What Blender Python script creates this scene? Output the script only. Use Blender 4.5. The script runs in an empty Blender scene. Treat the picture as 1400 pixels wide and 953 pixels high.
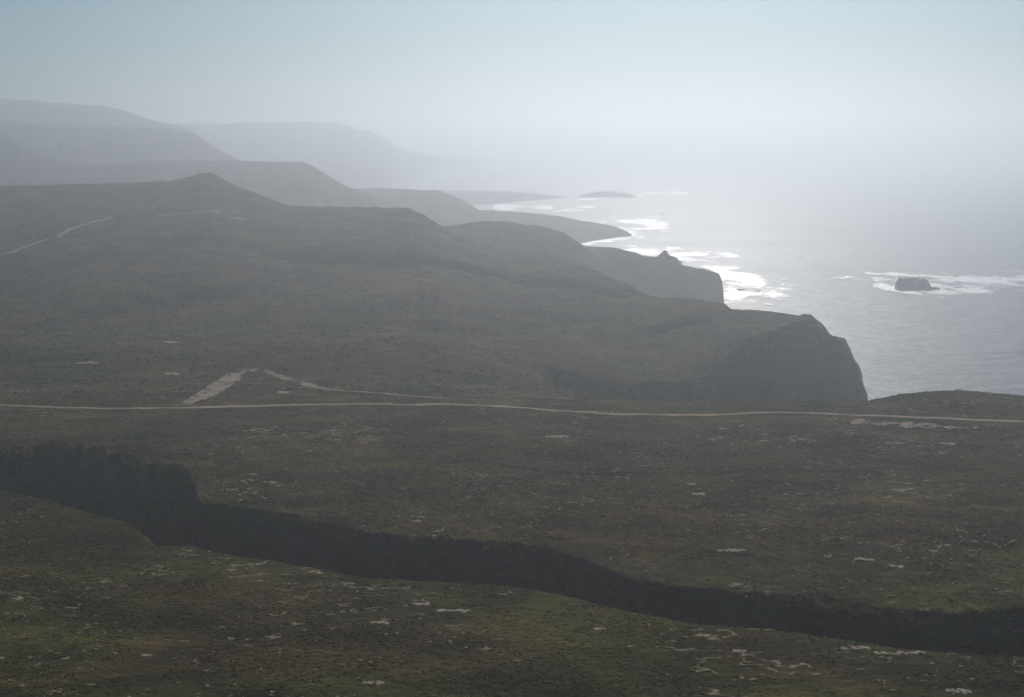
import bpy, math, random
import numpy as np
from mathutils import Vector

random.seed(7)
rng = np.random.default_rng(11)
R = math.radians
scn = bpy.context.scene
col = scn.collection

# ------------------------------------------------------------------ camera
H = 300.0                       # eye height above the sea, metres
F = 1944.0                      # focal length in photograph pixels (1400 wide)
PITCH = math.atan((476.5 - 188.0) / F)     # the hidden sea horizon lies at row 188 of the photograph
cam_d = bpy.data.cameras.new("camera")
cam_d.lens = 50.0
cam_d.sensor_width = 36.0
cam_d.clip_start = 1.0
cam_d.clip_end = 200000.0
cam = bpy.data.objects.new("camera", cam_d)
col.objects.link(cam)
cam.location = (0, 0, H)
cam.rotation_euler = (math.pi / 2 - PITCH, 0, 0)
scn.camera = cam

# ------------------------------------------------------------------ light
SUN_EL, SUN_AZ = R(29), R(6.5)    # azimuth measured from +Y (view) towards +X
w = bpy.data.worlds.new("World")
scn.world = w
w.use_nodes = True
nt = w.node_tree
bg = nt.nodes["Background"]
sky = nt.nodes.new("ShaderNodeTexSky")
sky.sky_type = 'NISHITA'
sky.sun_disc = False
sky.sun_elevation = SUN_EL
sky.sun_rotation = SUN_AZ
sky.altitude = 300
sky.air_density = 1.0
sky.dust_density = 0.6
sky.ozone_density = 5.0
tint = nt.nodes.new("ShaderNodeMix"); tint.data_type = 'RGBA'; tint.blend_type = 'MULTIPLY'
tint.inputs[0].default_value = 1.0
tint.inputs[7].default_value = (0.66, 0.94, 0.98, 1)      # the cool cast of the whole sky
nt.links.new(sky.outputs[0], tint.inputs[6])
nt.links.new(tint.outputs[2], bg.inputs[0])
bg.inputs[1].default_value = 0.05

sun_d = bpy.data.lights.new("sun", 'SUN')
sun_d.energy = 3.7
sun_d.angle = R(0.5)
sun_d.color = (1.0, 0.94, 0.87)
sun = bpy.data.objects.new("sun", sun_d)
col.objects.link(sun)
sdir = Vector((math.sin(SUN_AZ) * math.cos(SUN_EL), math.cos(SUN_AZ) * math.cos(SUN_EL), math.sin(SUN_EL)))
sun.rotation_euler = sdir.to_track_quat('Z', 'Y').to_euler()

scn.view_settings.view_transform = 'Standard'
scn.view_settings.look = 'None'
scn.view_settings.gamma = 1
scn.view_settings.exposure = -0.43
cy = scn.cycles
cy.use_denoising = True
cy.volume_bounces = 1
cy.max_bounces = 4
cy.diffuse_bounces = 2
cy.glossy_bounces = 2
cy.transparent_max_bounces = 8
HAZE_DENSITY = 2.6e-4
HAZE_COLOR = (0.885, 0.93, 1.0)
HAZE_G = 0.82

# ------------------------------------------------------------------ helpers
def tag(o, label=None, cat=None, group=None, kind=None):
    if label: o["label"] = label
    if cat: o["category"] = cat
    if group: o["group"] = group
    if kind: o["kind"] = kind
    return o

def mesh_obj(name, verts, faces, mat, smooth=True, parent=None):
    me = bpy.data.meshes.new(name)
    verts = np.asarray(verts, dtype=np.float32)
    faces = np.asarray(faces, dtype=np.int32)
    n = faces.shape[1]
    me.vertices.add(len(verts))
    me.vertices.foreach_set("co", verts.ravel())
    me.loops.add(faces.size)
    me.loops.foreach_set("vertex_index", faces.ravel())
    me.polygons.add(len(faces))
    me.polygons.foreach_set("loop_start", np.arange(0, faces.size, n, dtype=np.int32))
    me.polygons.foreach_set("loop_total", np.full(len(faces), n, dtype=np.int32))
    me.update(calc_edges=True)
    me.polygons.foreach_set("use_smooth", np.full(len(faces), smooth))
    if mat: me.materials.append(mat)
    o = bpy.data.objects.new(name, me)
    col.objects.link(o)
    if parent: o.parent = parent
    return o

def grid_faces(nr, nc):
    i = np.arange(nr - 1)[:, None] * nc + np.arange(nc - 1)[None, :]
    return np.stack([i, i + 1, i + nc + 1, i + nc], -1).reshape(-1, 4)

_perm = np.random.default_rng(3).integers(0, 2 ** 31, 65536)
def _h(ix, iy, s):
    return _perm[(ix * 7349 + iy * 19391 + s * 977 + _perm[(iy * 31 + s) & 65535]) & 65535] / 2.0 ** 31
def vnoise(x, y, s=0):
    ix = np.floor(x).astype(np.int64); iy = np.floor(y).astype(np.int64)
    fx = x - ix; fy = y - iy
    fx = fx * fx * (3 - 2 * fx); fy = fy * fy * (3 - 2 * fy)
    a = _h(ix, iy, s); b = _h(ix + 1, iy, s); c = _h(ix, iy + 1, s); d = _h(ix + 1, iy + 1, s)
    return (a + (b - a) * fx) * (1 - fy) + (c + (d - c) * fx) * fy      # 0..1
def fbm(x, y, octaves=4, s=0, gain=0.5):
    v = np.zeros_like(x, dtype=float); amp = 1.0; tot = 0
    for k in range(octaves):
        ca, sa = math.cos(0.6 * k + .3), math.sin(0.6 * k + .3)
        v += amp * (vnoise((x * ca - y * sa) * 2 ** k, (x * sa + y * ca) * 2 ** k, s + 17 * k) * 2 - 1)
        tot += amp; amp *= gain
    return v / tot                                                        # -1..1

CP, SP = math.cos(PITCH), math.sin(PITCH)
def ray(px, py):
    """photograph pixel -> (x per metre of Y, z per metre of Y)"""
    a = (np.asarray(px, float) - 700.0) / F
    b = (476.5 - np.asarray(py, float)) / F
    dy = CP + b * SP
    dz = -SP + b * CP
    return a / dy, dz / dy

def curve_e(pts, U):
    """pixel polyline -> slope e(u)"""
    p = np.array(pts, float)
    u, e = ray(p[:, 0], p[:, 1])
    o = np.argsort(u, kind='stable')
    return np.interp(U, u[o], e[o])
def curve_px(pts, U, ypx=540.0):
    """values given against pixel x"""
    p = np.array(pts, float)
    u, _ = ray(p[:, 0], np.full(len(p), ypx))
    return np.interp(U, u, p[:, 1])

# ------------------------------------------------------------------ materials
def new_mat(name):
    m = bpy.data.materials.new(name)
    m.use_nodes = True
    t = m.node_tree
    return m, t, t.nodes["Principled BSDF"]
def N(t, typ, **kw):
    n = t.nodes.new(typ)
    for k, v in kw.items():
        setattr(n, k, v)
    return n
def noise(t, vec, scale, detail=4, rough=0.55, dist=0.0):
    n = N(t, "ShaderNodeTexNoise")
    n.inputs["Scale"].default_value = scale
    n.inputs["Detail"].default_value = detail
    n.inputs["Roughness"].default_value = rough
    n.inputs["Distortion"].default_value = dist
    t.links.new(vec, n.inputs["Vector"])
    return n.outputs[0]
def ramp(t, fac, stops):
    r = N(t, "ShaderNodeValToRGB")
    el = r.color_ramp.elements
    while len(el) < len(stops): el.new(0.5)
    for e, (p, c) in zip(el, stops):
        e.position = p
        e.color = (*c, 1) if len(c) == 3 else c
    t.links.new(fac, r.inputs[0])
    return r.outputs[0]
def maprange(t, v, a, b, c=0.0, d=1.0):
    m = N(t, "ShaderNodeMapRange")
    t.links.new(v, m.inputs[0])
    for i, x in enumerate((a, b, c, d)): m.inputs[i + 1].default_value = x
    return m.outputs[0]
def mix(t, f, a, b):
    m = N(t, "ShaderNodeMix", data_type='RGBA')
    if isinstance(f, float): m.inputs[0].default_value = f
    else: t.links.new(f, m.inputs[0])
    for s, v in ((m.inputs[6], a), (m.inputs[7], b)):
        if isinstance(v, tuple): s.default_value = (*v, 1)
        else: t.links.new(v, s)
    return m.outputs[2]
def math_n(t, op, a, b):
    m = N(t, "ShaderNodeMath", operation=op)
    for s, v in ((m.inputs[0], a), (m.inputs[1], b)):
        if isinstance(v, (int, float)): s.default_value = v
        else: t.links.new(v, s)
    return m.outputs[0]

def veg_colour(t):
    """olive, brown and green growth in broad streaky patches; the same for ground and bushes"""
    geo = N(t, "ShaderNodeNewGeometry")
    mpp = N(t, 'ShaderNodeMapping'); mpp.inputs['Scale'].default_value = (0.6, 1.0, 1.0); mpp.inputs['Rotation'].default_value = (0, 0, R(9))
    t.links.new(geo.outputs['Position'], mpp.inputs[0])
    pos = mpp.outputs[0]
    big = noise(t, pos, 1 / 120, 4, 0.5, 0.5)
    tone = noise(t, pos, 1 / 60, 6, 0.62, 0.8)
    mid = noise(t, pos, 1 / 22, 5, 0.65, 0.4)
    fine = noise(t, pos, 1 / 3.2, 4, 0.7)
    c1 = ramp(t, mid, [(0.32, (0.030, 0.026, 0.008)), (0.48, (0.061, 0.046, 0.014)), (0.62, (0.096, 0.064, 0.023)), (0.74, (0.125, 0.088, 0.040))])
    c2 = ramp(t, mid, [(0.32, (0.023, 0.030, 0.008)), (0.50, (0.051, 0.057, 0.012)), (0.70, (0.093, 0.083, 0.020))])
    c = mix(t, maprange(t, big, 0.46, 0.56), c1, c2)
    for f, st in ((tone, [(0.36, (0.42, 0.50, 0.48)), (0.5, (0.95, 0.95, 0.95)), (0.64, (1.6, 1.45, 1.15))]),
                  (fine, [(0.33, (0.60, 0.60, 0.60)), (0.5, (0.95, 0.95, 0.95)), (0.70, (1.25, 1.18, 1.1))])):
        m_ = N(t, "ShaderNodeMix", data_type='RGBA', blend_type='MULTIPLY')
        m_.inputs[0].default_value = 1.0
        t.links.new(c, m_.inputs[6]); t.links.new(ramp(t, f, st), m_.inputs[7])
        c = m_.outputs[2]
    return geo, pos, mid, fine, c

def scrub_material(name, near=True):
    m, t, b = new_mat(name)
    geo, pos, mid, fine, c = veg_colour(t)
    # bare rock where it is steep
    sep = N(t, "ShaderNodeSeparateXYZ")
    t.links.new(geo.outputs["True Normal"], sep.inputs[0])
    steep = maprange(t, math_n(t, 'ADD', sep.outputs[2], math_n(t, 'MULTIPLY', mid, 0.25)), 0.78, 0.58)
    ms = N(t, "ShaderNodeMapping"); ms.inputs["Scale"].default_value = (0.12, 0.12, 1.0); ms.inputs["Rotation"].default_value = (R(4), R(5), 0)
    t.links.new(geo.outputs["Position"], ms.inputs[0])
    strata = noise(t, ms.outputs[0], 1 / 5, 5, 0.7)
    rk = math_n(t, 'ADD', math_n(t, 'MULTIPLY', strata, 0.6), math_n(t, 'MULTIPLY', noise(t, pos, 1 / 9, 5, 0.7), 0.4))
    rock = ramp(t, rk, [(0.38, (0.020, 0.020, 0.017)), (0.50, (0.042, 0.039, 0.032)), (0.62, (0.085, 0.076, 0.060))])
    c = mix(t, steep, c, rock)
    # pale bare soil in broken, clustered flecks
    cl = maprange(t, noise(t, pos, 1 / 62, 2, 0.5), 0.52, 0.66)
    mp = N(t, "ShaderNodeMapping"); mp.inputs["Scale"].default_value = (0.55, 1.0, 1.0)
    t.links.new(pos, mp.inputs[0])
    fl = noise(t, mp.outputs[0], 1 / 5.5, 5, 0.62, 0.6)
    thr = math_n(t, 'ADD', fl, math_n(t, 'MULTIPLY', cl, 0.085))
    pale = maprange(t, thr, 0.685, 0.735)
    c = mix(t, math_n(t, 'MULTIPLY', pale, 0.85), c, (0.27, 0.215, 0.155))
    t.links.new(c, b.inputs["Base Color"])
    b.inputs["Roughness"].default_value = 1.0
    b.inputs["Specular IOR Level"].default_value = 0.05
    bp = N(t, "ShaderNodeBump")
    bp.inputs["Strength"].default_value = 0.9
    bp.inputs["Distance"].default_value = 1.6 if near else 4.0
    h = math_n(t, 'ADD', math_n(t, 'MULTIPLY', mid, 1.5), fine)
    t.links.new(h, bp.inputs["Height"])
    t.links.new(bp.outputs[0], b.inputs["Normal"])
    return m

M_scrub = scrub_material("coastal_scrub")
M_far = scrub_material("far_hillside", near=False)

def soil_material(name, a, b_, scale=1 / 4):
    m, t, b = new_mat(name)
    pos = N(t, "ShaderNodeNewGeometry").outputs["Position"]
    n = noise(t, pos, scale, 5, 0.65)
    t.links.new(ramp(t, n, [(0.3, a), (0.7, b_)]), b.inputs["Base Color"])
    b.inputs["Roughness"].default_value = 1
    b.inputs["Specular IOR Level"].default_value = 0.05
    bp = N(t, "ShaderNodeBump"); bp.inputs["Distance"].default_value = 0.4
    t.links.new(n, bp.inputs["Height"]); t.links.new(bp.outputs[0], b.inputs["Normal"])
    return m
M_road = soil_material("dirt_track_soil", (0.25, 0.175, 0.11), (0.56, 0.42, 0.29), 1 / 18)
M_soil = soil_material("pale_bare_soil", (0.16, 0.115, 0.075), (0.54, 0.42, 0.31), 1 / 9)
M_streak = soil_material("dry_bare_soil", (0.16, 0.118, 0.075), (0.46, 0.36, 0.25), 1 / 5)
M_stone = soil_material("pale_weathered_rock", (0.30, 0.24, 0.18), (0.60, 0.50, 0.39), 1 / 2)
M_rock = soil_material("wet_dark_rock", (0.020, 0.022, 0.022), (0.075, 0.070, 0.062), 1 / 6)

m, t, b = new_mat("scrub_leaves")
vm = N(t, "ShaderNodeVectorMath", operation='SCALE'); vm.inputs["Scale"].default_value = 1.5     # leaf colour raised to lift the bushes' shaded sides, in place of backlit glow
t.links.new(veg_colour(t)[4], vm.inputs[0])
t.links.new(vm.outputs[0], b.inputs["Base Color"])
b.inputs["Roughness"].default_value = 1.0
b.inputs["Specular IOR Level"].default_value = 0.04
M_leaf = m

m, t, b = new_mat("sea_water")
b.inputs["Base Color"].default_value = (0.035, 0.085, 0.13, 1)
b.inputs["Roughness"].default_value = 0.22
b.inputs["IOR"].default_value = 1.33
b.inputs["Specular IOR Level"].default_value = 0.23
pos = N(t, "ShaderNodeNewGeometry").outputs["Position"]
mp = N(t, "ShaderNodeMapping"); mp.inputs["Scale"].default_value = (0.45, 1.0, 1.0); mp.inputs["Rotation"].default_value = (0, 0, R(-14))
t.links.new(pos, mp.inputs[0])
sw = noise(t, mp.outputs[0], 1 / 46, 4, 0.6, 0.3)
rp = noise(t, mp.outputs[0], 1 / 7, 3, 0.6)
ht = math_n(t, 'ADD', math_n(t, 'MULTIPLY', sw, 5.5), math_n(t, 'MULTIPLY', rp, 1.2))
bp = N(t, "ShaderNodeBump"); bp.inputs["Strength"].default_value = 1.0; bp.inputs["Distance"].default_value = 1.0
t.links.new(ht, bp.inputs["Height"]); t.links.new(bp.outputs[0], b.inputs["Normal"])
slick = noise(t, mp.outputs[0], 1 / 420, 4, 0.6)
t.links.new(maprange(t, slick, 0.35, 0.65, 0.44, 0.50), b.inputs["Roughness"])
M_sea = m

m, t, b = new_mat("white_surf")
b.inputs["Base Color"].default_value = (0.88, 0.89, 0.90, 1)
b.inputs["Roughness"].default_value = 0.38
pos = N(t, "ShaderNodeNewGeometry").outputs["Position"]
at = N(t, "ShaderNodeAttribute"); at.attribute_name = "cover"
mp = N(t, "ShaderNodeMapping"); mp.inputs["Scale"].default_value = (0.8, 0.7, 1.0)
t.links.new(pos, mp.inputs[0])
fn = noise(t, mp.outputs[0], 1 / 14, 6, 0.68, 0.8)
t.links.new(maprange(t, math_n(t, 'ADD', at.outputs["Fac"], math_n(t, 'MULTIPLY', fn, 2.0)), 0.60, 1.15), b.inputs["Alpha"])
bp = N(t, "ShaderNodeBump"); bp.inputs["Strength"].default_value = 1.0; bp.inputs["Distance"].default_value = 1.2
t.links.new(fn, bp.inputs["Height"]); t.links.new(bp.outputs[0], b.inputs["Normal"])
M_foam = m

# ------------------------------------------------------------------ sea
def sea():
    rr = np.concatenate([[5.0], np.geomspace(200, 60000, 40)])
    th = np.linspace(0, 2 * math.pi, 97)
    X = rr[:, None] * np.cos(th)[None]; Y = rr[:, None] * np.sin(th)[None]
    v = np.stack([X, Y, np.zeros_like(X)], -1).reshape(-1, 3)
    o = mesh_obj("sea", v, grid_faces(len(rr), len(th)), M_sea)
    tag(o, kind="structure")
sea()

# ------------------------------------------------------------------ the plateau, ravine and first headland as one ground sheet
U = np.concatenate([np.linspace(-0.85, -0.405, 60), np.linspace(-0.40, 0.40, 1080), np.linspace(0.405, 0.85, 60)])
def from_e(e, Y): return H + e * Y

wig = 1.2 * fbm(U * 60, U * 0, 4, 5)
e1 = curve_e([(-200, 640), (0, 668), (60, 680), (120, 697), (170, 711), (200, 730), (214, 743), (232, 745), (262, 743), (290, 752), (400, 769), (500, 788),
              (600, 793), (700, 799), (760, 809), (820, 824), (880, 838), (950, 851), (1050, 858), (1150, 872),
              (1250, 888), (1330, 893), (1400, 896), (1600, 912)], U) - wig / F
z1 = 113.0
Y1 = (H - z1) / -e1
e3 = curve_e([(-200, 600), (0, 610), (60, 612), (120, 618), (180, 630), (230, 643), (266, 660), (272, 684), (330, 694), (420, 706),
              (480, 720), (560, 737), (600, 733), (700, 741), (760, 751), (830, 777), (870, 794), (950, 802),
              (1050, 811), (1150, 817), (1200, 827), (1300, 838), (1400, 830), (1600, 838)], U) - 1.8 * fbm(U * 50, U * 0, 4, 9) / F
z3 = 112.0
Y3 = (H - z3) / -e3
gap = np.maximum(Y3 - Y1, 40)
Y2 = Y1 + 0.38 * gap
z2 = z1 - np.clip(0.85 * gap, 34, 56)
e4 = curve_e([(-200, 549), (0, 555), (100, 558), (200, 559), (300, 557), (400, 554), (500, 553), (600, 553), (700, 557),
              (800, 564), (900, 567), (1000, 567), (1060, 564), (1150, 567), (1250, 571), (1330, 575), (1400, 577), (1600, 584)], U)
z4 = 112.0
Y4 = (H - z4) / -e4
e5 = curve_e([(-200, 518), (0, 522), (400, 528), (700, 535), (800, 540), (850, 543), (1000, 549), (1187, 547), (1200, 544),
              (1230, 538), (1270, 534), (1310, 532), (1350, 535), (1400, 540), (1600, 556)], U)
Y5 = curve_px([(-200, 1105), (0, 1100), (700, 1055), (850, 1035), (1000, 1022), (1187, 1022), (1300, 1035), (1400, 1035), (1600, 1050)], U)
Y6 = np.full_like(U, 1195.0)
e6 = curve_e([(-200, 478), (600, 480), (700, 508), (760, 528), (850, 560), (1000, 610), (1100, 660), (1150, 720), (1600, 720)], U)
Y7 = curve_px([(-200, 1420), (600, 1400), (700, 1310), (760, 1280), (850, 1305), (900, 1325), (1000, 1380), (1060, 1430), (1110, 1480), (1187, 1530), (1600, 1530)], U, 480)
e7 = curve_e([(-200, 438), (600, 440), (700, 482), (760, 506), (800, 514), (850, 525), (900, 521), (945, 522), (965, 515), (982, 500), (1000, 482), (1025, 464),
              (1060, 451), (1100, 438), (1110, 434), (1130, 454), (1150, 467), (1165, 490), (1180, 530), (1187, 547), (1189, 720), (1600, 720)], U) \
    - (1.6 + 4.0 * np.clip((U - 0.12) / 0.04, 0, 1)) * fbm(U * 85, U * 0, 4, 29, 0.6) / F
wb = curve_px([(-200, 60), (700, 60), (760, 25), (900, 30), (960, 48), (1000, 62), (1060, 70), (1110, 50), (1187, 45), (1600, 45)], U, 480)
Y6b = Y7 - wb
e6b = curve_e([(-200, 450), (600, 453), (700, 496), (760, 530), (850, 542), (900, 554), (940, 560), (970, 575), (1000, 590), (1060, 610), (1110, 660), (1150, 700), (1189, 725), (1600, 725)], U)
CREST = [(-200, 249, 2562), (0, 253, 2500), (120, 250, 2438), (200, 248, 2400), (235, 246, 2380), (262, 240, 2375), (274, 235, 2375), (290, 235, 2375), (300, 240, 2375), (314, 249, 2350),
         (330, 256, 2324), (370, 270, 2258), (395, 280, 2228), (480, 282, 2194), (560, 283, 2138), (580, 292, 2115), (600, 306, 2092),
         (620, 320, 2070), (660, 335, 2036), (700, 346, 2002), (760, 352, 1924), (800, 362, 1858), (840, 380, 1793), (870, 390, 1734),
         (893, 404, 1701), (940, 408, 1614), (990, 415, 1604), (1000, 422, 1592), (1050, 425, 1609), (1090, 431, 1555), (1108, 430, 1550),
         (1117, 440, 1550), (1140, 458, 1550), (1155, 463, 1552), (1162, 475, 1554), (1172, 500, 1559), (1180, 525, 1561), (1186, 542, 1561),
         (1189, 720, 1563), (1600, 720, 1563)]
e8 = curve_e([c[:2] for c in CREST], U) + (0.9 + 4.2 * np.clip((U - 0.2) / 0.02, 0, 1)) * fbm(U * 110, U * 0, 4, 2, 0.6) / F
Y8 = curve_px([(c[0], c[2]) for c in CREST], U, 400)
Y8 = np.maximum(Y8, Y7 + 15)
# cut the ridge a little deeper behind the two low points, so lobes read as separate
keys = [(np.full_like(U, 60.), np.full_like(U, 121.)),
        (np.full_like(U, 395.), np.full_like(U, 115.)),
        (Y1, np.full_like(U, z1)),
        (Y1 + 0.18 * gap, z1 - 0.5 * (z1 - z2)),
        (Y2, z2), (Y3 - (0.07 + 0.22 * np.clip(fbm(U * 14, U * 0, 3, 93), 0, 1)) * gap, z3 - 6 - 3 * fbm(U * 25, U * 0, 3, 91)), (Y3, np.full_like(U, z3)), (Y4, np.full_like(U, z4)),
        (Y5, from_e(e5, Y5)), (Y5 + 45, np.minimum(from_e(e5, Y5), from_e(e6, Y6) * .4 + .6 * from_e(e5, Y5))), (Y6, from_e(e6, Y6)), (Y6b, from_e(e6b, Y6b)),
        (Y7, from_e(e7, Y7)), (Y8, from_e(e8, Y8)), (Y8 + 90, from_e(e8, Y8) - 22), (Y8 + 420, np.full_like(U, -15.))]
rows = [18, 170, 10, 8, 70, 14, 165, 90, 8, 12, 16, 50, 170, 8, 14]
GY, GZ, seg_id = [], [], []
for k, n in enumerate(rows):
    (ya, za), (yb, zb) = keys[k], keys[k + 1]
    zb = np.maximum(zb, -15); za = np.maximum(za, -15)
    for j in range(n):
        s = j / n
        if k == 4: s2 = s
        else: s2 = s
        GY.append(ya + (yb - ya) * s); GZ.append(za + (zb - za) * s2); seg_id.append(k + s)
GY.append(keys[-1][0]); GZ.append(keys[-1][1]); seg_id.append(len(rows))
GY = np.array(GY); GZ = np.array(GZ); seg_id = np.array(seg_id)
def smooth_rows(A, n):
    k = np.array([1, 2, 3, 2, 1.]) / 9
    for _ in range(n):
        P = np.pad(A, ((2, 2), (0, 0)), mode='edge')
        A = sum(k[i] * P[i:i + len(A)] for i in range(5))
    return A
GZ = smooth_rows(GZ, 2)
GX = GY * U[None, :]
NR, NC = GY.shape

def ground_px(px, py):
    """first ground point met by the ray through a photograph pixel"""
    u, e = ray(px, py)
    j = int(np.clip(np.searchsorted(U, u), 1, NC - 1))
    f = (u - U[j - 1]) / (U[j] - U[j - 1])
    yy = GY[:, j - 1] * (1 - f) + GY[:, j] * f
    zz = GZ[:, j - 1] * (1 - f) + GZ[:, j] * f
    ee = (zz - H) / yy
    hit = np.nonzero(ee >= e)[0]
    if len(hit) == 0: return None
    i = hit[0]
    if i == 0: return np.array([u * yy[0], yy[0]])
    s = (e - ee[i - 1]) / (ee[i] - ee[i - 1] + 1e-12)
    Yh = yy[i - 1] + s * (yy[i] - yy[i - 1])
    return np.array([u * Yh, Yh])

def seg_dist(X, Y, pts):
    d = np.full(X.shape, 1e9)
    for a, b in zip(pts[:-1], pts[1:]):
        ab = b - a; L = max(ab @ ab, 1e-6)
        tt = np.clip(((X - a[0]) * ab[0] + (Y - a[1]) * ab[1]) / L, 0, 1)
        d = np.minimum(d, np.hypot(X - a[0] - tt * ab[0], Y - a[1] - tt * ab[1]))
    return d

# shallow gullies crossing the plateau (pixel polyline, half width m, depth m)
gullies = [([(380, 341), (460, 348), (540, 356), (620, 362), (700, 377), (760, 384), (850, 396)], 20, 17),
           ([(640, 515), (690, 520), (760, 530), (800, 534)], 9, 4),
           ([(760, 508), (790, 515), (820, 522), (850, 530)], 12, 9),
           ([(100, 424), (130, 425), (180, 420), (250, 402), (310, 397)], 18, 9),
           ([(200, 330), (270, 337), (330, 333), (400, 332)], 14, 4),
           ([(0, 322), (50, 324), (120, 322)], 14, 5),
           ([(560, 440), (640, 452), (720, 447), (820, 440)], 16, 6),
           ([(830, 470), (880, 455), (950, 440)], 16, 7),
           ([(340, 575), (430, 582), (520, 585), (600, 580)], 10, 2.0)]
dz = np.zeros_like(GZ)
for pts, wd, dp in gullies:
    P = [ground_px(*p) for p in pts]
    d = seg_dist(GX, GY, P)
    d = d * (1 + 0.35 * fbm(GX / 40, GY / 40, 3, 41))
    dz -= dp * np.exp(-(d / wd) ** 2)
GZ += dz
# relief
land = np.clip((GZ + 15) / 30, 0, 1)
far = np.clip((GY - 900) / 900, 0, 1)
inside = np.clip((seg_id[:, None] - 0.0) / 2, 0, 1)
rav = ((seg_id >= 2) & (seg_id <= 6))[:, None]
amp = np.where(seg_id < 1.0, 1.0, 1.0)[:, None]
rel = (2.2 + 4.5 * far) * fbm(GX / (95 + 0 * far), GY / 95, 3, 60) * np.clip(1 - np.abs(seg_id - 2)[:, None] * 0 , 0, 1)
edge = np.ones(len(seg_id))
for e_ in (2, 6, 8, 12, 13):                       # fade the broad relief where an outline is fixed
    edge *= np.clip(np.abs(seg_id - e_) / 0.35, 0.04, 1)
GZ += rel * edge[:, None] * land
GZ += 10.0 * far * fbm(GX / 230, GY / 190, 3, 63) * edge[:, None] * land
GZ += 0.42 * fbm(GX / 13, GY / 13, 4, 61, 0.6) * (1 + 1.3 * far) * land
# broken, gullied walls in the ravine and on the cliffs
wall = np.zeros(len(seg_id))
wall[(seg_id > 3) & (seg_id < 6.4)] = 1
g1 = fbm(GX / 17, GY / 34, 4, 70, 0.6)
GZ += 8.5 * g1 * wall[:, None] * np.clip((6.1 - seg_id) / .8, 0, 1)[:, None]
GZ += 13 * np.clip(fbm(GX / 24, GY / 60, 3, 79, 0.6) - 0.08, 0, 1) * wall[:, None] * np.clip((5.8 - seg_id) / .9, 0, 1)[:, None]
GZ += 1.5 * fbm(GX / 7, GY / 9, 4, 77, 0.6) * wall[:, None]
cl = ((seg_id > 10.6) & (seg_id < 12.0))
g2 = np.abs(fbm(GX / 26, GY / 60, 4, 72, 0.6))
GZ -= np.where(cl[:, None] & (U[None, :] > 0.03), 30.0 * g2, 0) * land
# grassy ledge part way down the left ravine wall
led = [ground_px(*p) for p in [(70, 648), (120, 660), (170, 678), (225, 690)]]
dl = seg_dist(GX, GY, led)
GZ += np.where(rav, 17 * np.exp(-(dl / 15) ** 2), 0)
GZ = np.maximum(GZ, -15.0)
ground = mesh_obj("ground", np.stack([GX, GY, GZ], -1).reshape(-1, 3), grid_faces(NR, NC), M_scrub)
tag(ground, kind="structure")

def ground_z(x, y):
    u = x / y
    j = int(np.clip(np.searchsorted(U, u), 1, NC - 1))
    f = (u - U[j - 1]) / (U[j] - U[j - 1])
    za = np.interp(y, GY[:, j - 1], GZ[:, j - 1]); zb = np.interp(y, GY[:, j], GZ[:, j])
    return za * (1 - f) + zb * f

# ------------------------------------------------------------------ far headlands, ridge behind ridge
def hill(name, crest, front, back, foot=-8.0, cols=420, rf=34, rb=10, rough=3.0, power=1.5, seed=0, cliff=0.0):
    """crest: (px, py, Y); front/back: run-out in metres (number or per-point list)"""
    c = np.array([p[:3] for p in crest], float)
    u, e = ray(c[:, 0], c[:, 1])
    uu = np.unique(np.concatenate([np.linspace(u[0], u[-1], cols), u]))
    ee = np.interp(uu, u, e); Yc = np.interp(uu, u, c[:, 2])
    fr = np.interp(uu, u, front if isinstance(front, list) else [front] * len(u))
    zc = H + ee * Yc
    zc = zc + rough * 0.7 * fbm(uu * Yc / 70, Yc * 0 + seed, 4, seed, 0.6)
    Ys, Zs = [], []
    for k in range(rf + 1):
        s = k / rf
        Ys.append(Yc - fr * (1 - s)); Zs.append(foot + (zc - foot) * (1 - (1 - s) ** power))
    for k in range(1, rb + 1):
        s = k / rb
        Ys.append(Yc + back * s); Zs.append(zc + (foot - zc) * s ** 2.2)
    Yg = np.array(Ys); Zg = np.array(Zs); Xg = Yg * uu[None]
    amp = np.clip((Zg - foot) / 30, 0, 1) * np.clip(np.abs(np.arange(len(Ys)) - rf) / 5.0, 0.1, 1)[:, None]
    Zg = Zg + rough * amp * (fbm(Xg / 110, Yg / 170, 5, seed + 3, 0.6) * 2.8 - 2.6 * np.abs(fbm(Xg / 55, Yg / 200, 3, seed + 8)))
    o = mesh_obj(name, np.stack([Xg, Yg, Zg], -1).reshape(-1, 3), grid_faces(len(Ys), len(uu)), M_far)
    tag(o, kind="structure")
    return o

# second headland slope, just past the first ridge
hill("headland", [(540, 330, 2666), (590, 312, 2604), (620, 309, 2554), (645, 304, 2542), (665, 303, 2542), (700, 304, 2530), (740, 310, 2505), (770, 318, 2480),
                  (785, 328, 2455), (800, 337, 2430), (812, 348, 2418), (830, 362, 2406), (850, 374, 2393), (870, 386, 2381), (893, 400, 2381), (915, 416, 2381), (940, 440, 2381)],
     260, 260, rough=5, seed=101)
# third headland with the flat point and the surf round it
hill("headland", [(700, 330, 2930), (760, 333, 2907), (795, 335, 2836), (820, 336, 2766), (845, 338, 2696), (862, 345, 2649), (880, 350, 2625), (900, 352, 2614), (920, 356, 2608), (935, 364, 2602), (955, 369, 2596),
                  (974, 371, 2590), (983, 375, 2588), (987, 385, 2585), (989, 400, 2583), (990, 420, 2581), (991, 440, 2578)],
     [240, 240, 192, 144, 108, 96, 84, 72, 66, 60, 54, 48, 42, 30, 24, 24, 24], 160, rough=5.5, seed=121, power=1.8, cols=500)
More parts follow.
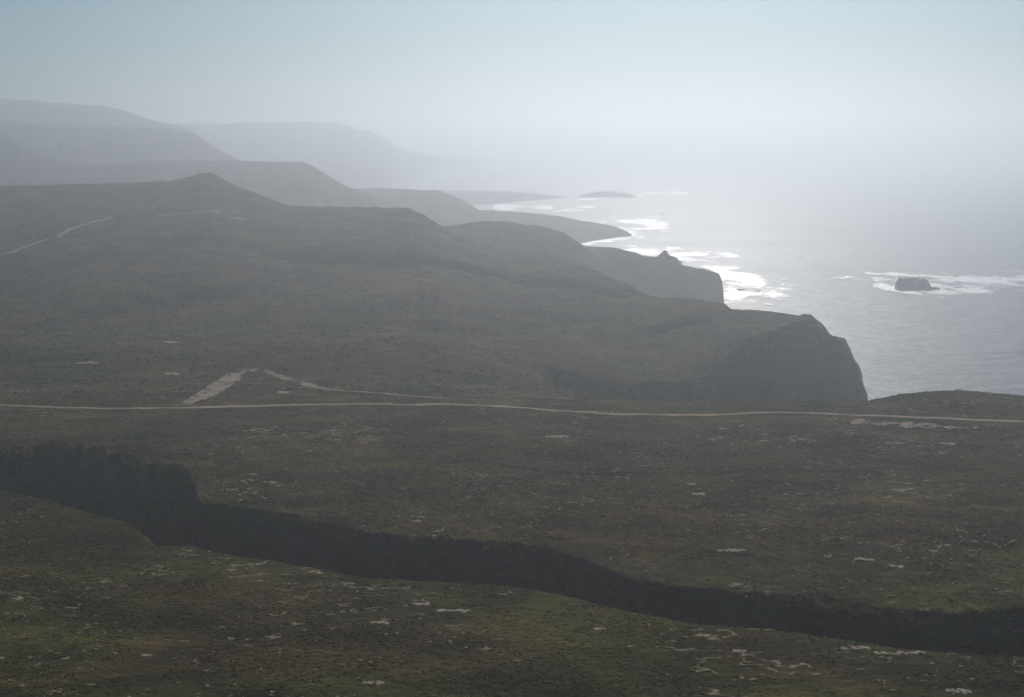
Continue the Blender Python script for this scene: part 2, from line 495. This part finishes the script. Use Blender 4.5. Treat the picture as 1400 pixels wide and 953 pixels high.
# low point in the bay
hill("headland", [(430, 262, 4773), (470, 259, 4708), (510, 257, 4644), (560, 258, 4580), (600, 261, 4515), (622, 268, 4489), (640, 277, 4476), (655, 286, 4463), (690, 289, 4450), (740, 292, 4425),
                  (780, 298, 4399), (815, 305, 4386), (838, 309, 4380), (850, 313, 4373), (860, 318, 4367), (868, 326, 4380)],
     [700, 700, 700, 700, 672, 630, 588, 560, 532, 504, 448, 250, 120, 60, 40, 25], 140, rough=5, seed=141, power=2.2)
# long shelf of land ending in a knob
hill("headland", [(480, 262, 7696), (560, 260, 7548), (610, 261, 7400), (660, 261, 7341), (700, 262, 7326), (735, 265, 7311), (765, 268, 7304), (790, 270, 7304),
                  (800, 266, 7296), (815, 262, 7296), (835, 261, 7296), (850, 263, 7296), (862, 265, 7296), (872, 269, 7296), (880, 275, 7296)],
     [1620, 1440, 1260, 1008, 756, 468, 288, 162, 144, 144, 144, 126, 108, 72, 54], 120, rough=3, seed=161, power=2.0)
# ridge that ends in the long shoulder at the upper middle
hill("hills", [(-300, 232, 4115), (-100, 230, 4115), (0, 229, 4115), (80, 227, 4115), (130, 224, 4115), (200, 221, 4115), (330, 219, 4088), (395, 220, 4060), (416, 221, 4046), (428, 227, 4033), (450, 241, 4005), (470, 253, 3978),
               (490, 261, 3951), (520, 272, 3923), (560, 290, 3896), (620, 330, 3867)],
     600, 300, rough=6, seed=181)
hill("hills", [(-300, 212, 5070), (0, 213, 5070), (60, 212, 5070), (120, 211, 5070), (200, 211, 5070), (260, 213, 5070), (330, 220, 5044), (400, 240, 5005), (470, 290, 4940)],
     500, 300, rough=6, seed=191)
hill("hills", [(-300, 178, 4375), (-60, 184, 4375), (0, 190, 4375), (14, 192, 4375), (28, 198, 4375), (44, 208, 4375), (70, 216, 4362), (120, 232, 4312), (200, 270, 4250)],
     380, 200, rough=6, seed=201)
hill("hills", [(-300, 163, 5351), (-100, 166, 5351), (0, 168, 5351), (60, 169, 5351), (120, 173, 5351), (200, 174, 5329), (250, 178, 5307), (268, 183, 5285), (285, 196, 5242), (305, 208, 5198),
               (330, 220, 5154), (370, 240, 5078), (420, 275, 5023)], 800, 500, rough=8, seed=211)
hill("hills", [(-300, 175, 9582), (150, 172, 9582), (220, 169, 9582), (300, 169, 9512), (380, 167, 9440), (450, 167, 9370), (468, 170, 9300), (485, 176, 9300), (505, 178, 9385), (520, 186, 9783), (540, 199, 10336),
               (560, 207, 10967), (600, 214, 12511), (640, 217, 14472), (680, 218, 16621), (698, 221, 17806), (706, 225, 18127), (712, 232, 18127)],
     [2160, 2160, 2160, 2160, 2160, 2040, 1920, 1680, 1440, 1200, 960, 720, 720, 720, 600, 360, 144, 96], 600, rough=10, seed=221)
hill("hills", [(-300, 128, 6863), (-100, 130, 6863), (0, 133, 6863), (20, 136, 6863), (60, 139, 6863), (145, 145, 6791), (165, 150, 6791), (185, 157, 6718), (210, 164, 6646), (230, 169, 6574),
               (262, 178, 6574), (290, 197, 6534), (320, 220, 6494), (360, 242, 6454), (400, 264, 6424), (430, 282, 6404)], 900, 900, rough=10, seed=231)
hill("headland", [(480, 200, 32400), (560, 203, 32400), (640, 203, 32400), (700, 203, 32100), (740, 204, 31500), (758, 205, 31350), (765, 208, 31200)],
     [1800, 1500, 1200, 900, 480, 240, 180], 300, rough=3, seed=241, foot=-4)

# ------------------------------------------------------------------ roads and tracks, draped on the ground
cleared = []      # (centre line, half width) kept free of scrub
def ribbon(name, pts, width, mat, lift=0.28, seed=0):
    P = [ground_px(*p) for p in pts]
    P = np.array([p for p in P if p is not None])
    cleared.append((P, width / 2 + 0.6))
    L = np.concatenate([[0], np.cumsum(np.hypot(*np.diff(P, axis=0).T))])
    n = int(L[-1] / 2.5)
    s = np.linspace(0, L[-1], n)
    x = np.interp(s, L, P[:, 0]); y = np.interp(s, L, P[:, 1])
    for _ in range(8):
        x[1:-1] = (x[:-2] + 2 * x[1:-1] + x[2:]) / 4; y[1:-1] = (y[:-2] + 2 * y[1:-1] + y[2:]) / 4
    tx = np.gradient(x); ty = np.gradient(y); l = np.hypot(tx, ty); nx, ny = -ty / l, tx / l
    wl = width / 2 * (1 + 0.9 * fbm(s / 28, s * 0, 4, seed)); wr = width / 2 * (1 + 0.9 * fbm(s / 28, s * 0 + 50, 4, seed + 1))
    V = []
    K = 5
    for i in range(n):
        for k in range(K):
            q = k / (K - 1)
            o = -wl[i] + (wl[i] + wr[i]) * q
            X, Y = x[i] + nx[i] * o, y[i] + ny[i] * o
            V.append((X, Y, ground_z(X, Y) + lift))
    o = mesh_obj(name, V, grid_faces(n, K), mat)
    tag(o, kind="structure")
    return o
ribbon("dirt_road", [(-150, 550.5), (-60, 552), (0, 554), (50, 556), (100, 558), (200, 559), (300, 557), (400, 554), (500, 553), (600, 553), (660, 555), (700, 557),
                     (740, 560), (800, 564), (860, 567), (930, 568), (1000, 567), (1030, 565), (1060, 564), (1100, 565), (1150, 567), (1250, 571), (1330, 575), (1400, 577), (1500, 581)], 5.0, M_road, 0.35, 1)
ribbon("dirt_track", [(440, 532), (470, 535), (500, 536), (540, 540), (580, 543), (605, 545)], 3.6, M_soil, 0.3, 5)
ribbon("dirt_track", [(-40, 357), (0, 349), (18, 345), (34, 338), (70, 326), (90, 317), (110, 309), (135, 302), (155, 298)], 8, M_soil, 0.6, 7)
ribbon("dirt_track", [(215, 296), (240, 293), (265, 291), (290, 290), (300, 289)], 5, M_soil, 0.6, 9)

def patch(name, poly, mat, lift=0.22, jag=2.0, seed=0):
    """bare ground: copy of the ground's own faces inside a ragged outline"""
    P = np.array([ground_px(*p) for p in poly])
    lo = P.min(0) - 15; hi = P.max(0) + 15
    r = np.nonzero(((GX > lo[0]) & (GX < hi[0]) & (GY > lo[1]) & (GY < hi[1])).any(1))[0]
    c = np.nonzero(((GX > lo[0]) & (GX < hi[0]) & (GY > lo[1]) & (GY < hi[1])).any(0))[0]
    r0, r1, c0, c1 = r[0], r[-1] + 1, c[0], c[-1] + 1
    X, Y, Z = GX[r0:r1, c0:c1], GY[r0:r1, c0:c1], GZ[r0:r1, c0:c1]
    up = lambda A: np.apply_along_axis(lambda v: np.interp(np.arange(0, len(v) - 1 + 1e-9, 1 / 3), np.arange(len(v)), v), 0, np.apply_along_axis(lambda v: np.interp(np.arange(0, len(v) - 1 + 1e-9, 1 / 3), np.arange(len(v)), v), 1, A))
    X, Y, Z = up(X), up(Y), up(Z)
    sx = X + jag * fbm(X / 3.5, Y / 7, 3, seed); sy = Y + jag * 2.5 * fbm(X / 5, Y / 8, 3, seed + 4)
    ins = np.zeros(X.shape, bool)
    for a, b in zip(P, np.roll(P, -1, 0)):
        cnd = (a[1] > sy) != (b[1] > sy)
        ins ^= cnd & (sx < (b[0] - a[0]) * (sy - a[1]) / (b[1] - a[1] + 1e-9) + a[0])
    ins &= fbm(X / 7, Y / 6, 4, seed + 9, 0.7) > -0.28
    nr, nc = X.shape
    f = grid_faces(nr, nc)
    keep = ins.ravel()[f].all(1)
    f = f[keep]
    if not len(f): return None
    used = np.unique(f); rem = np.full(nr * nc, -1); rem[used] = np.arange(len(used))
    V = np.stack([X, Y, Z + lift], -1).reshape(-1, 3)[used]
    o = mesh_obj(name, V, rem[f], mat)
    tag(o, kind="structure")
    return o
patch("bare_soil", [(242, 556), (256, 546), (276, 534), (298, 519), (312, 510), (328, 506), (338, 508), (330, 518), (312, 530), (292, 542), (272, 549), (256, 556)], M_soil, 0.25, 2.2, 1)
patch("bare_soil", [(322, 508), (332, 503), (356, 503), (376, 508), (404, 518), (444, 531), (432, 532), (396, 523), (374, 515), (355, 508)], M_soil, 0.25, 1.5, 2)
patch("bare_soil", [(1120, 572), (1190, 575), (1250, 578), (1336, 585), (1330, 589), (1260, 585), (1200, 581), (1150, 578)], M_soil, 0.25, 5.0, 3)

for line, hw in (([(247, 551), (275, 544), (300, 530), (318, 515), (330, 508)], 7), ([(345, 505), (375, 510), (410, 521), (440, 531)], 5)):
    cleared.append((np.array([ground_px(*p) for p in line]), hw))

# thin winding streaks of bare soil between the scrub
def soil_streaks(X, Y):
    cl = fbm(X / 60, Y / 60, 3, 500)
    ridge = np.abs(fbm(X / 24, Y / 11, 4, 520, 0.65))
    blot = fbm(X / 8, Y / 3.2, 3, 530, 0.7)
    return (Y < 1100) & (ridge < 0.035 + 0.05 * np.clip(cl, 0, 1)) & (cl > -0.2) & (blot > -0.06 - 0.45 * cl)
i0 = 18 ; i1 = int(np.searchsorted(seg_id, 8.0))
def finer_rows(A, n=4):
    f = np.arange(0, len(A) - 1, 1 / n); i = f.astype(int); f = (f - i)[:, None]
    return A[i] * (1 - f) + A[i + 1] * f
sg = finer_rows(seg_id[i0:i1][:, None])[:, 0]
Xs, Ys_, Zs_ = finer_rows(GX[i0:i1, 55:-55]), finer_rows(GY[i0:i1, 55:-55]), finer_rows(GZ[i0:i1, 55:-55])
mk = soil_streaks(Xs, Ys_) & ~((sg > 2.0) & (sg < 5.8))[:, None]
fs = grid_faces(*Xs.shape)
fs = fs[mk.ravel()[fs].all(1)]
used = np.unique(fs); rem = np.full(Xs.size, -1); rem[used] = np.arange(len(used))
o = mesh_obj("bare_soil", np.stack([Xs, Ys_, Zs_ + 0.15], -1).reshape(-1, 3)[used], rem[fs], M_streak)
tag(o, "thin winding streaks of pale bare soil between the scrub", "soil", kind="stuff")

# ------------------------------------------------------------------ rocks
def rock_mesh(name, sx, sy, sz, seed, sub=3, jag=0.35, flat=False):
    import bmesh
    bm = bmesh.new()
    bmesh.ops.create_icosphere(bm, subdivisions=sub, radius=1)
    co = np.array([v.co[:] for v in bm.verts])
    d = 1 + jag * fbm(co[:, 0] * 1.6 + seed, co[:, 1] * 1.6 + co[:, 2] * 1.3, 4, seed, 0.6)
    for v, k in zip(bm.verts, d):
        c = v.co * k
        z = max(c.z, -0.25)
        v.co = (c.x * sx, c.y * sy, z * sz)
    me = bpy.data.meshes.new(name)
    bm.to_mesh(me); bm.free()
    me.polygons.foreach_set("use_smooth", np.full(len(me.polygons), False))
    return me
def put(name, me, loc, mat, rz=0):
    if not me.materials: me.materials.append(mat)
    o = bpy.data.objects.new(name, me); col.objects.link(o)
    o.location = loc; o.rotation_euler = (0, 0, rz)
    return o
def sea_px(px, py):
    u, e = ray(px, py); Y = H / -e
    return float(u * Y), float(Y)

# the big offshore rock: a block with a sloping tail
def offshore_rock():
    x, Y = sea_px(1257, 397)
    k = Y / F
    n, mrow = 64, 24
    top = [(-31, 0), (-30, 10), (-28, 14), (-24, 16.5), (-16, 15), (-8, 16.5), (0, 15.5), (3, 13.5), (8, 15.5), (13, 14), (16, 9), (19, 4.5), (24, 4), (30, 3.5), (33, 1.5), (35, 0)]
    tp = np.array(top, float)
    xs = np.linspace(-31, 35, n); hs = np.interp(xs, tp[:, 0], tp[:, 1])
    V = []
    for j in range(mrow):
        q = j / (mrow - 1) * 2 - 1
        for i in range(n):
            wdt = 20 * (1 - (abs(xs[i] - 0) / 36) ** 2.5)
            prof = max(0, 1 - abs(q) ** 3.2)
            jx = 1.0 * float(fbm(np.array([i * .3]), np.array([j * .4]), 3, 5)[0])
            zz = hs[i] * k * prof * (1 + 0.24 * float(fbm(np.array([i * .45]), np.array([j * .35]), 4, 8)[0])) - 1.5
            V.append((x + (xs[i] + jx) * k, Y + 16 + q * wdt + jx, zz))
    o = mesh_obj("sea_rock", V, grid_faces(mrow, n), M_rock, smooth=False)
    tag(o, "large dark rock island standing in the sea with white surf round it", "rock")
offshore_rock()
for (px, py, sx, sz, lab) in [
    (1308, 394, 9, 2.2, "low dark reef rock awash just right of the large rock island"),
    (1012, 397, 9, 2.5, "low black rock awash in the surf off the flat point, farther left of the pair"),
    (1036, 399, 6, 1.8, "low black rock awash in the surf off the flat point, farther right of the pair"),
    (905, 293, 12, 3.5, "small dark rock in the surf off the low point across the bay")]:
    x, Y = sea_px(px, py)
    o = put("sea_rock", rock_mesh("sea_rock", sx, sx * 1.1, sz, int(px)), (x, Y, 0), M_rock)
    tag(o, lab, "rock")
# pinnacle on the crest of the third headland
u_, e_ = ray(909, 352); Yp = 2609.0
V = []
ph = [(-6, 24), (-1, 20), (4, 15), (7, 11), (9, 7.5), (12, 5.5), (14.5, 3.6), (17, 2.4), (18.5, 0.3)]
for a, (zz, rr) in enumerate(ph):
    for j in range(17):
        an = 2 * math.pi * j / 16
        q = rr * (1 + 0.25 * math.sin(3 * an + a) + 0.15 * math.sin(5 * an - a * 1.7))
        V.append((u_ * Yp + q * 1.2 * math.cos(an), Yp + q * math.sin(an), H + e_ * Yp - 5 + zz * 1.0))
o = mesh_obj("rock_pinnacle", V, grid_faces(len(ph), 17), M_rock, smooth=False)
tag(o, "pointed rock pinnacle standing on the crest of the flat headland above the surf", "rock")

# pale outcrops large enough to pick out: (px, py, width px, height px, label)
outcrops = [
    (762, 597, 30, 4, "long pale rock shelf just below the dirt road, right of the middle"),
    (1000, 752, 40, 6, "broad broken pale outcrop beyond the ravine, just above its dark wall"),
    (1182, 765, 26, 7, "pale outcrop with a bent outline at the left end of a broken chain"),
    (1226, 774, 20, 7, "pale outcrop at the right end of the broken chain above the ravine"),
    (1132, 760, 12, 4, "small bright outcrop alone to the left of the broken chain"),
    (955, 676, 16, 7, "pale outcrop in the middle of the far slope, uppermost of a loose column"),
    (945, 662, 12, 4, "small pale rock close behind the outcrop of the loose column"),
    (1103, 639, 12, 6, "small slanting pale rock alone on the slope below the road"),
    (520, 851, 22, 6, "bright pale slab on the near slope below a broken ledge"),
    (575, 826, 24, 4, "pale ledge on the near slope, left piece of a broken line"),
    (620, 835, 46, 4, "long thin pale ledge on the near slope, right piece of a broken line"),
    (820, 860, 16, 4, "small pale slab on the near slope under the ravine edge"),
    (1230, 893, 70, 5, "very long thin pale ledge by the ravine edge at the lower right"),
    (1170, 886, 40, 4, "pale ledge at the left tip of the very long thin ledge"),
    (1010, 890, 18, 5, "pale outcrop on the near slope below the ravine, right of centre"),
    (510, 935, 30, 9, "pale scree clump at the bottom edge, left of the middle"),
    (1310, 944, 34, 7, "pale scree clump at the bottom edge near the right corner"),
    (237, 511, 18, 6, "bright pale scrape above the road, left of the large bare strip"),
    (120, 496, 30, 5, "dull grey-brown scrape farthest left above the road"),
    (235, 468, 18, 4, "thin pale scrape above and behind the bright scrape"),
    (390, 537, 18, 4, "small pale scrape between the bare strip and the thin bare tail"),
    (324, 288, 8, 9, "small pale scar at the foot of the rocky knoll"),
    (320, 298, 20, 3, "thin pale line of bare ground below the rocky knoll"),
    (318, 873, 10, 5, "small pale stone patch on the near slope at the left"),
    (1295, 607, 20, 4, "thin pale ledge at the right edge just below the road"),
]
for q, (px, py, wpx, hpx, lab) in enumerate(outcrops):
    p = ground_px(px, py)
    if p is None: continue
    k = p[1] / F
    n = max(3, int(wpx / 5))
    parts_v, parts_f, off = [], [], 0
    rr = random.Random(q)
    cz = ground_z(*p)
    dep = hpx * k / 0.30
    for i in range(n):
        ox = ((i + .5) / n - .5) * wpx * k; oy = (rr.random() - .5) * dep * .35
        s = wpx * k / n * rr.uniform(.62, 1.0)
        me = rock_mesh("tmp", s, s * rr.uniform(.9, 1.7), min(0.8, s * .35) * rr.uniform(.5, 1), q * 31 + i, 2, 0.6)
        co = np.array([v.co[:] for v in me.vertices]); fa = np.array([p_.vertices[:] for p_ in me.polygons])
        bpy.data.meshes.remove(me)
        zz = ground_z(p[0] + ox, p[1] + oy) - cz
        parts_v.append(co + (ox, oy, zz)); parts_f.append(fa + off); off += len(co)
    o = mesh_obj("rock_outcrop", np.concatenate(parts_v), np.concatenate(parts_f), M_stone, smooth=False)
    o.location = (p[0], p[1], cz)
    tag(o, lab, "outcrop")

# ------------------------------------------------------------------ surf
def surf():
    zones = [  # polyline in pixels, half thickness in pixels (vertical), strength
        ([(990, 372), (1005, 378), (1030, 386), (1060, 395)], 10, 0.62),
        ([(992, 395), (1000, 402), (1020, 400), (1066, 397)], 7, 0.85),
        ([(990, 410), (996, 416), (1003, 420)], 4, 0.6),
        ([(915, 348), (940, 350), (965, 348), (1000, 349)], 5, 0.75),
        ([(930, 356), (960, 360), (985, 368), (1000, 366)], 5, 0.75),
        ([(868, 340), (880, 345), (900, 345), (915, 344)], 5, 0.85),
        ([(798, 333), (815, 329), (835, 325), (860, 321)], 3.5, 0.95),
        ([(855, 320), (868, 315), (890, 306), (905, 312)], 8, 0.65),
        ([(818, 302), (840, 300), (865, 303), (895, 302)], 4, 0.6),
        ([(682, 284), (700, 281), (725, 280), (750, 284)], 3, 0.7),
        ([(755, 290), (775, 287), (810, 284)], 2.5, 0.45),
        ([(778, 275), (800, 273), (830, 270), (870, 268)], 1.6, 0.6),
        ([(868, 268), (890, 264), (915, 263), (938, 264)], 2.0, 0.85),
        ([(560, 246), (600, 241), (640, 237)], 1.4, 0.6),
        ([(1205, 391), (1222, 392), (1232, 397), (1270, 400), (1300, 402)], 4, 0.95),
        ([(1268, 394), (1295, 388), (1330, 386), (1370, 384), (1420, 382)], 7, 1.05),
        ([(1300, 398), (1340, 397), (1380, 391), (1440, 388)], 5, 0.6),
        ([(1185, 374), (1215, 375), (1250, 377), (1300, 380)], 2.2, 0.6),
        ([(1200, 383), (1215, 381), (1230, 382)], 4, 0.5),
        ([(1070, 383), (1110, 384), (1170, 379)], 1.2, 0.15),
        ([(1010, 415), (1035, 416), (1060, 417)], 2.0, 0.5),
        ([(930, 258), (900, 262)], 1.0, 0.5)]
    V, Fc, Cv, off = [], [], [], 0
    for q, (pts, th, st) in enumerate(zones):
        p = np.array(pts, float)
        x0, x1 = p[:, 0].min() - th * 3, p[:, 0].max() + th * 3
        y0, y1 = p[:, 1].min() - th * 1.9, p[:, 1].max() + th * 1.9
        nx, ny = int((x1 - x0) / 0.55), int((y1 - y0) / 0.42)
        gx, gy = np.meshgrid(np.linspace(x0, x1, nx), np.linspace(y0, y1, ny))
        u, e = ray(gx, gy); Y = H / -e; X = u * Y
        pw = [np.array(sea_px(*r_)) for r_ in pts]
        d = seg_dist(gx * 0.6, gy, [np.array((r_[0] * 0.6, r_[1])) for r_ in pts])
        s = np.median(Y) / 2200
        nz = fbm(X / (30 * s), Y / (50 * s), 5, 300 + q, 0.62)
        nz2 = fbm(X / (60 * s), Y / (160 * s), 2, 350 + q)
        cov = (st - 0.62) * 0.6 + nz * 1.15 + nz2 * 0.5 - (d / th) ** 1.5 * 0.35
        fo = cov > -0.75
        f = grid_faces(ny, nx)
        keep = fo.ravel()[f].all(1)
        f = f[keep]
        if not len(f): continue
        used = np.unique(f); rem = np.full(nx * ny, -1); rem[used] = np.arange(len(used))
        z = 0.35 + 0.5 * vnoise(X / 12, Y / 12, 9) + 0.02 * q
        V.append(np.stack([X, Y, z], -1).reshape(-1, 3)[used]); Cv.append(cov.ravel()[used]); Fc.append(rem[f] + off); off += len(used)
    o = mesh_obj("surf", np.concatenate(V), np.concatenate(Fc), M_foam)
    a = o.data.attributes.new("cover", 'FLOAT', 'POINT'); a.data.foreach_set("value", np.concatenate(Cv).astype(np.float32))
    tag(o, "white surf breaking round the headlands and the offshore rock", "surf", kind="stuff")
surf()

# ------------------------------------------------------------------ scrub: instanced low bushes on the ground (nobody could count them)
def scrub(name, ymin, ymax, count, smin, smax, seed, pale=False):
    rg = np.random.default_rng(seed)
    um = 0.47
    cx = rg.uniform(0, 1, count * 3)
    # area-uniform in a wedge
    yy = np.sqrt(rg.uniform(ymin ** 2, ymax ** 2, count * 3)); uu = (cx * 2 - 1) * um
    X = yy * uu
    dens = fbm(X / 30, yy / 30, 4, seed) * 1.0 + 0.25 * rg.uniform(-1, 1, len(X))
    if pale:
        dens = 1.3 * fbm(X / 45, yy / 45, 2, 500) - 1.6 * np.abs(fbm(X / 16, yy / 22, 3, seed))
    keep = np.argsort(-dens + rg.uniform(-.5, .5, len(X)) * (0.15 if pale else 1.6))[:count]
    X, yy, uu = X[keep], yy[keep], uu[keep]
    j = np.clip(np.searchsorted(U, uu), 1, NC - 1)
    Z = np.zeros(len(X)); SL = np.zeros(len(X))
    order = np.argsort(j)
    for jj in np.unique(j):
        s = np.nonzero(j == jj)[0]
        Z[s] = np.interp(yy[s], GY[:, jj], GZ[:, jj])
    ok = (Z > 3) & ~soil_streaks(X, yy)
    if pale:
        ok &= Z > 104
    for P, hw in cleared:
        near = (X > P[:, 0].min() - 20) & (X < P[:, 0].max() + 20) & (yy > P[:, 1].min() - 20) & (yy < P[:, 1].max() + 20)
        ix = np.nonzero(near & ok)[0]
        ok[ix] = seg_dist(X[ix], yy[ix], list(P)) > hw + 0.5
    X, yy, Z = X[ok], yy[ok], Z[ok]
    me = bpy.data.meshes.new(name)
    me.vertices.add(len(X))
    me.vertices.foreach_set("co", np.stack([X, yy, Z], -1).astype(np.float32).ravel())
    sc = rg.uniform(0, 1, len(X)) ** 2 * (smax - smin) + smin
    a = me.attributes.new("size", 'FLOAT', 'POINT'); a.data.foreach_set("value", sc.astype(np.float32))
    me.update()
    o = bpy.data.objects.new(name, me); col.objects.link(o)
    return o
def bush_variant(seed, mat, hz=0.27):
    import bmesh
    bm = bmesh.new()
    rr = random.Random(seed)
    for k in range(3):
        r0 = bmesh.ops.create_icosphere(bm, subdivisions=1, radius=rr.uniform(.35, .6))
        ox, oy = rr.uniform(-.45, .45), rr.uniform(-.45, .45)
        for v in r0['verts']:
            v.co = Vector((v.co.x * rr.uniform(.7, 1.35) + ox, v.co.y * rr.uniform(.7, 1.35) + oy, v.co.z * hz * 2 * rr.uniform(.55, 1.1) + 0.12))
    me = bpy.data.meshes.new("bush")
    bm.to_mesh(me); bm.free()
    me.materials.append(mat)
    return me
def make_instancer(o, variants, mat):
    ng = bpy.data.node_groups.new("scatter_" + o.name, 'GeometryNodeTree')
    ng.interface.new_socket("Geometry", in_out='INPUT', socket_type='NodeSocketGeometry')
    ng.interface.new_socket("Geometry", in_out='OUTPUT', socket_type='NodeSocketGeometry')
    gi = ng.nodes.new("NodeGroupInput"); go = ng.nodes.new("NodeGroupOutput")
    join = ng.nodes.new("GeometryNodeJoinGeometry")
    m2p = ng.nodes.new("GeometryNodeMeshToPoints")
    ng.links.new(gi.outputs[0], m2p.inputs[0])
    at = ng.nodes.new("GeometryNodeInputNamedAttribute"); at.data_type = 'FLOAT'; at.inputs[0].default_value = "size"
    rn = ng.nodes.new("FunctionNodeRandomValue"); rn.data_type = 'FLOAT_VECTOR'
    rn.inputs[0].default_value = (-0.15, -0.15, 0); rn.inputs[1].default_value = (0.15, 0.15, 6.283)
    idx = ng.nodes.new("GeometryNodeInputIndex")
    md = ng.nodes.new("ShaderNodeMath"); md.operation = 'MODULO'; md.inputs[1].default_value = len(variants)
    ng.links.new(idx.outputs[0], md.inputs[0])
    for k, me in enumerate(variants):
        # the variant mesh is built inside the group from a hidden-free helper: an inline object reference
        cmp_ = ng.nodes.new("FunctionNodeCompare"); cmp_.data_type = 'FLOAT'; cmp_.operation = 'EQUAL'
        cmp_.inputs[1].default_value = k; cmp_.inputs["Epsilon"].default_value = 0.1
        ng.links.new(md.outputs[0], cmp_.inputs[0])
        ho = bpy.data.objects.new("bush_shape", me)      # not linked to the scene: only a source of shape
        oi = ng.nodes.new("GeometryNodeObjectInfo"); oi.inputs[0].default_value = ho
        oi.inputs["As Instance"].default_value = True
        iop = ng.nodes.new("GeometryNodeInstanceOnPoints")
        ng.links.new(m2p.outputs[0], iop.inputs["Points"])
        ng.links.new(cmp_.outputs[0], iop.inputs["Selection"])
        ng.links.new(oi.outputs["Geometry"], iop.inputs["Instance"])
        ng.links.new(rn.outputs[0], iop.inputs["Rotation"])
        ng.links.new(at.outputs[0], iop.inputs["Scale"])
        ng.links.new(iop.outputs[0], join.inputs[0])
    ng.links.new(join.outputs[0], go.inputs[0])
    md_ = o.modifiers.new("scatter", 'NODES'); md_.node_group = ng

vs = [bush_variant(k, M_leaf) for k in range(5)]
o = scrub("scrub", 380, 1050, 170000, 0.35, 1.2, 21)
tag(o, "low dark scrub covering the near slopes and the ravine", "scrub", kind="stuff"); make_instancer(o, vs, M_leaf)
o = scrub("scrub", 1050, 2500, 70000, 0.8, 2.5, 23)
tag(o, "scrub covering the slopes beyond the dirt road", "scrub", kind="stuff"); make_instancer(o, vs, M_leaf)
ps = [bush_variant(40 + k, M_stone, 0.28) for k in range(4)]
o = scrub("pale_stones", 400, 900, 2600, 0.35, 1.2, 31, pale=True)
tag(o, "pale stones scattered in loose clusters over the near slopes", "stones", kind="stuff"); make_instancer(o, ps, M_stone)

# ------------------------------------------------------------------ haze
import bmesh
bm = bmesh.new()
bmesh.ops.create_cube(bm, size=1)
me = bpy.data.meshes.new("haze"); bm.to_mesh(me); bm.free()
hz = bpy.data.objects.new("haze", me); col.objects.link(hz)
zb, zt = -17.0, 520.0
hz.scale = (124000, 124000, zt - zb); hz.location = (0, 0, (zt + zb) / 2)
hm = bpy.data.materials.new("haze_air"); hm.use_nodes = True
t = hm.node_tree
t.nodes.remove(t.nodes["Principled BSDF"])
pv = N(t, "ShaderNodeVolumePrincipled")
pv.inputs["Color"].default_value = (*HAZE_COLOR, 1)
pv.inputs["Density"].default_value = HAZE_DENSITY
pv.inputs["Anisotropy"].default_value = HAZE_G
t.links.new(pv.outputs[0], t.nodes["Material Output"].inputs["Volume"])
me.materials.append(hm)
tag(hz, kind="stuff")
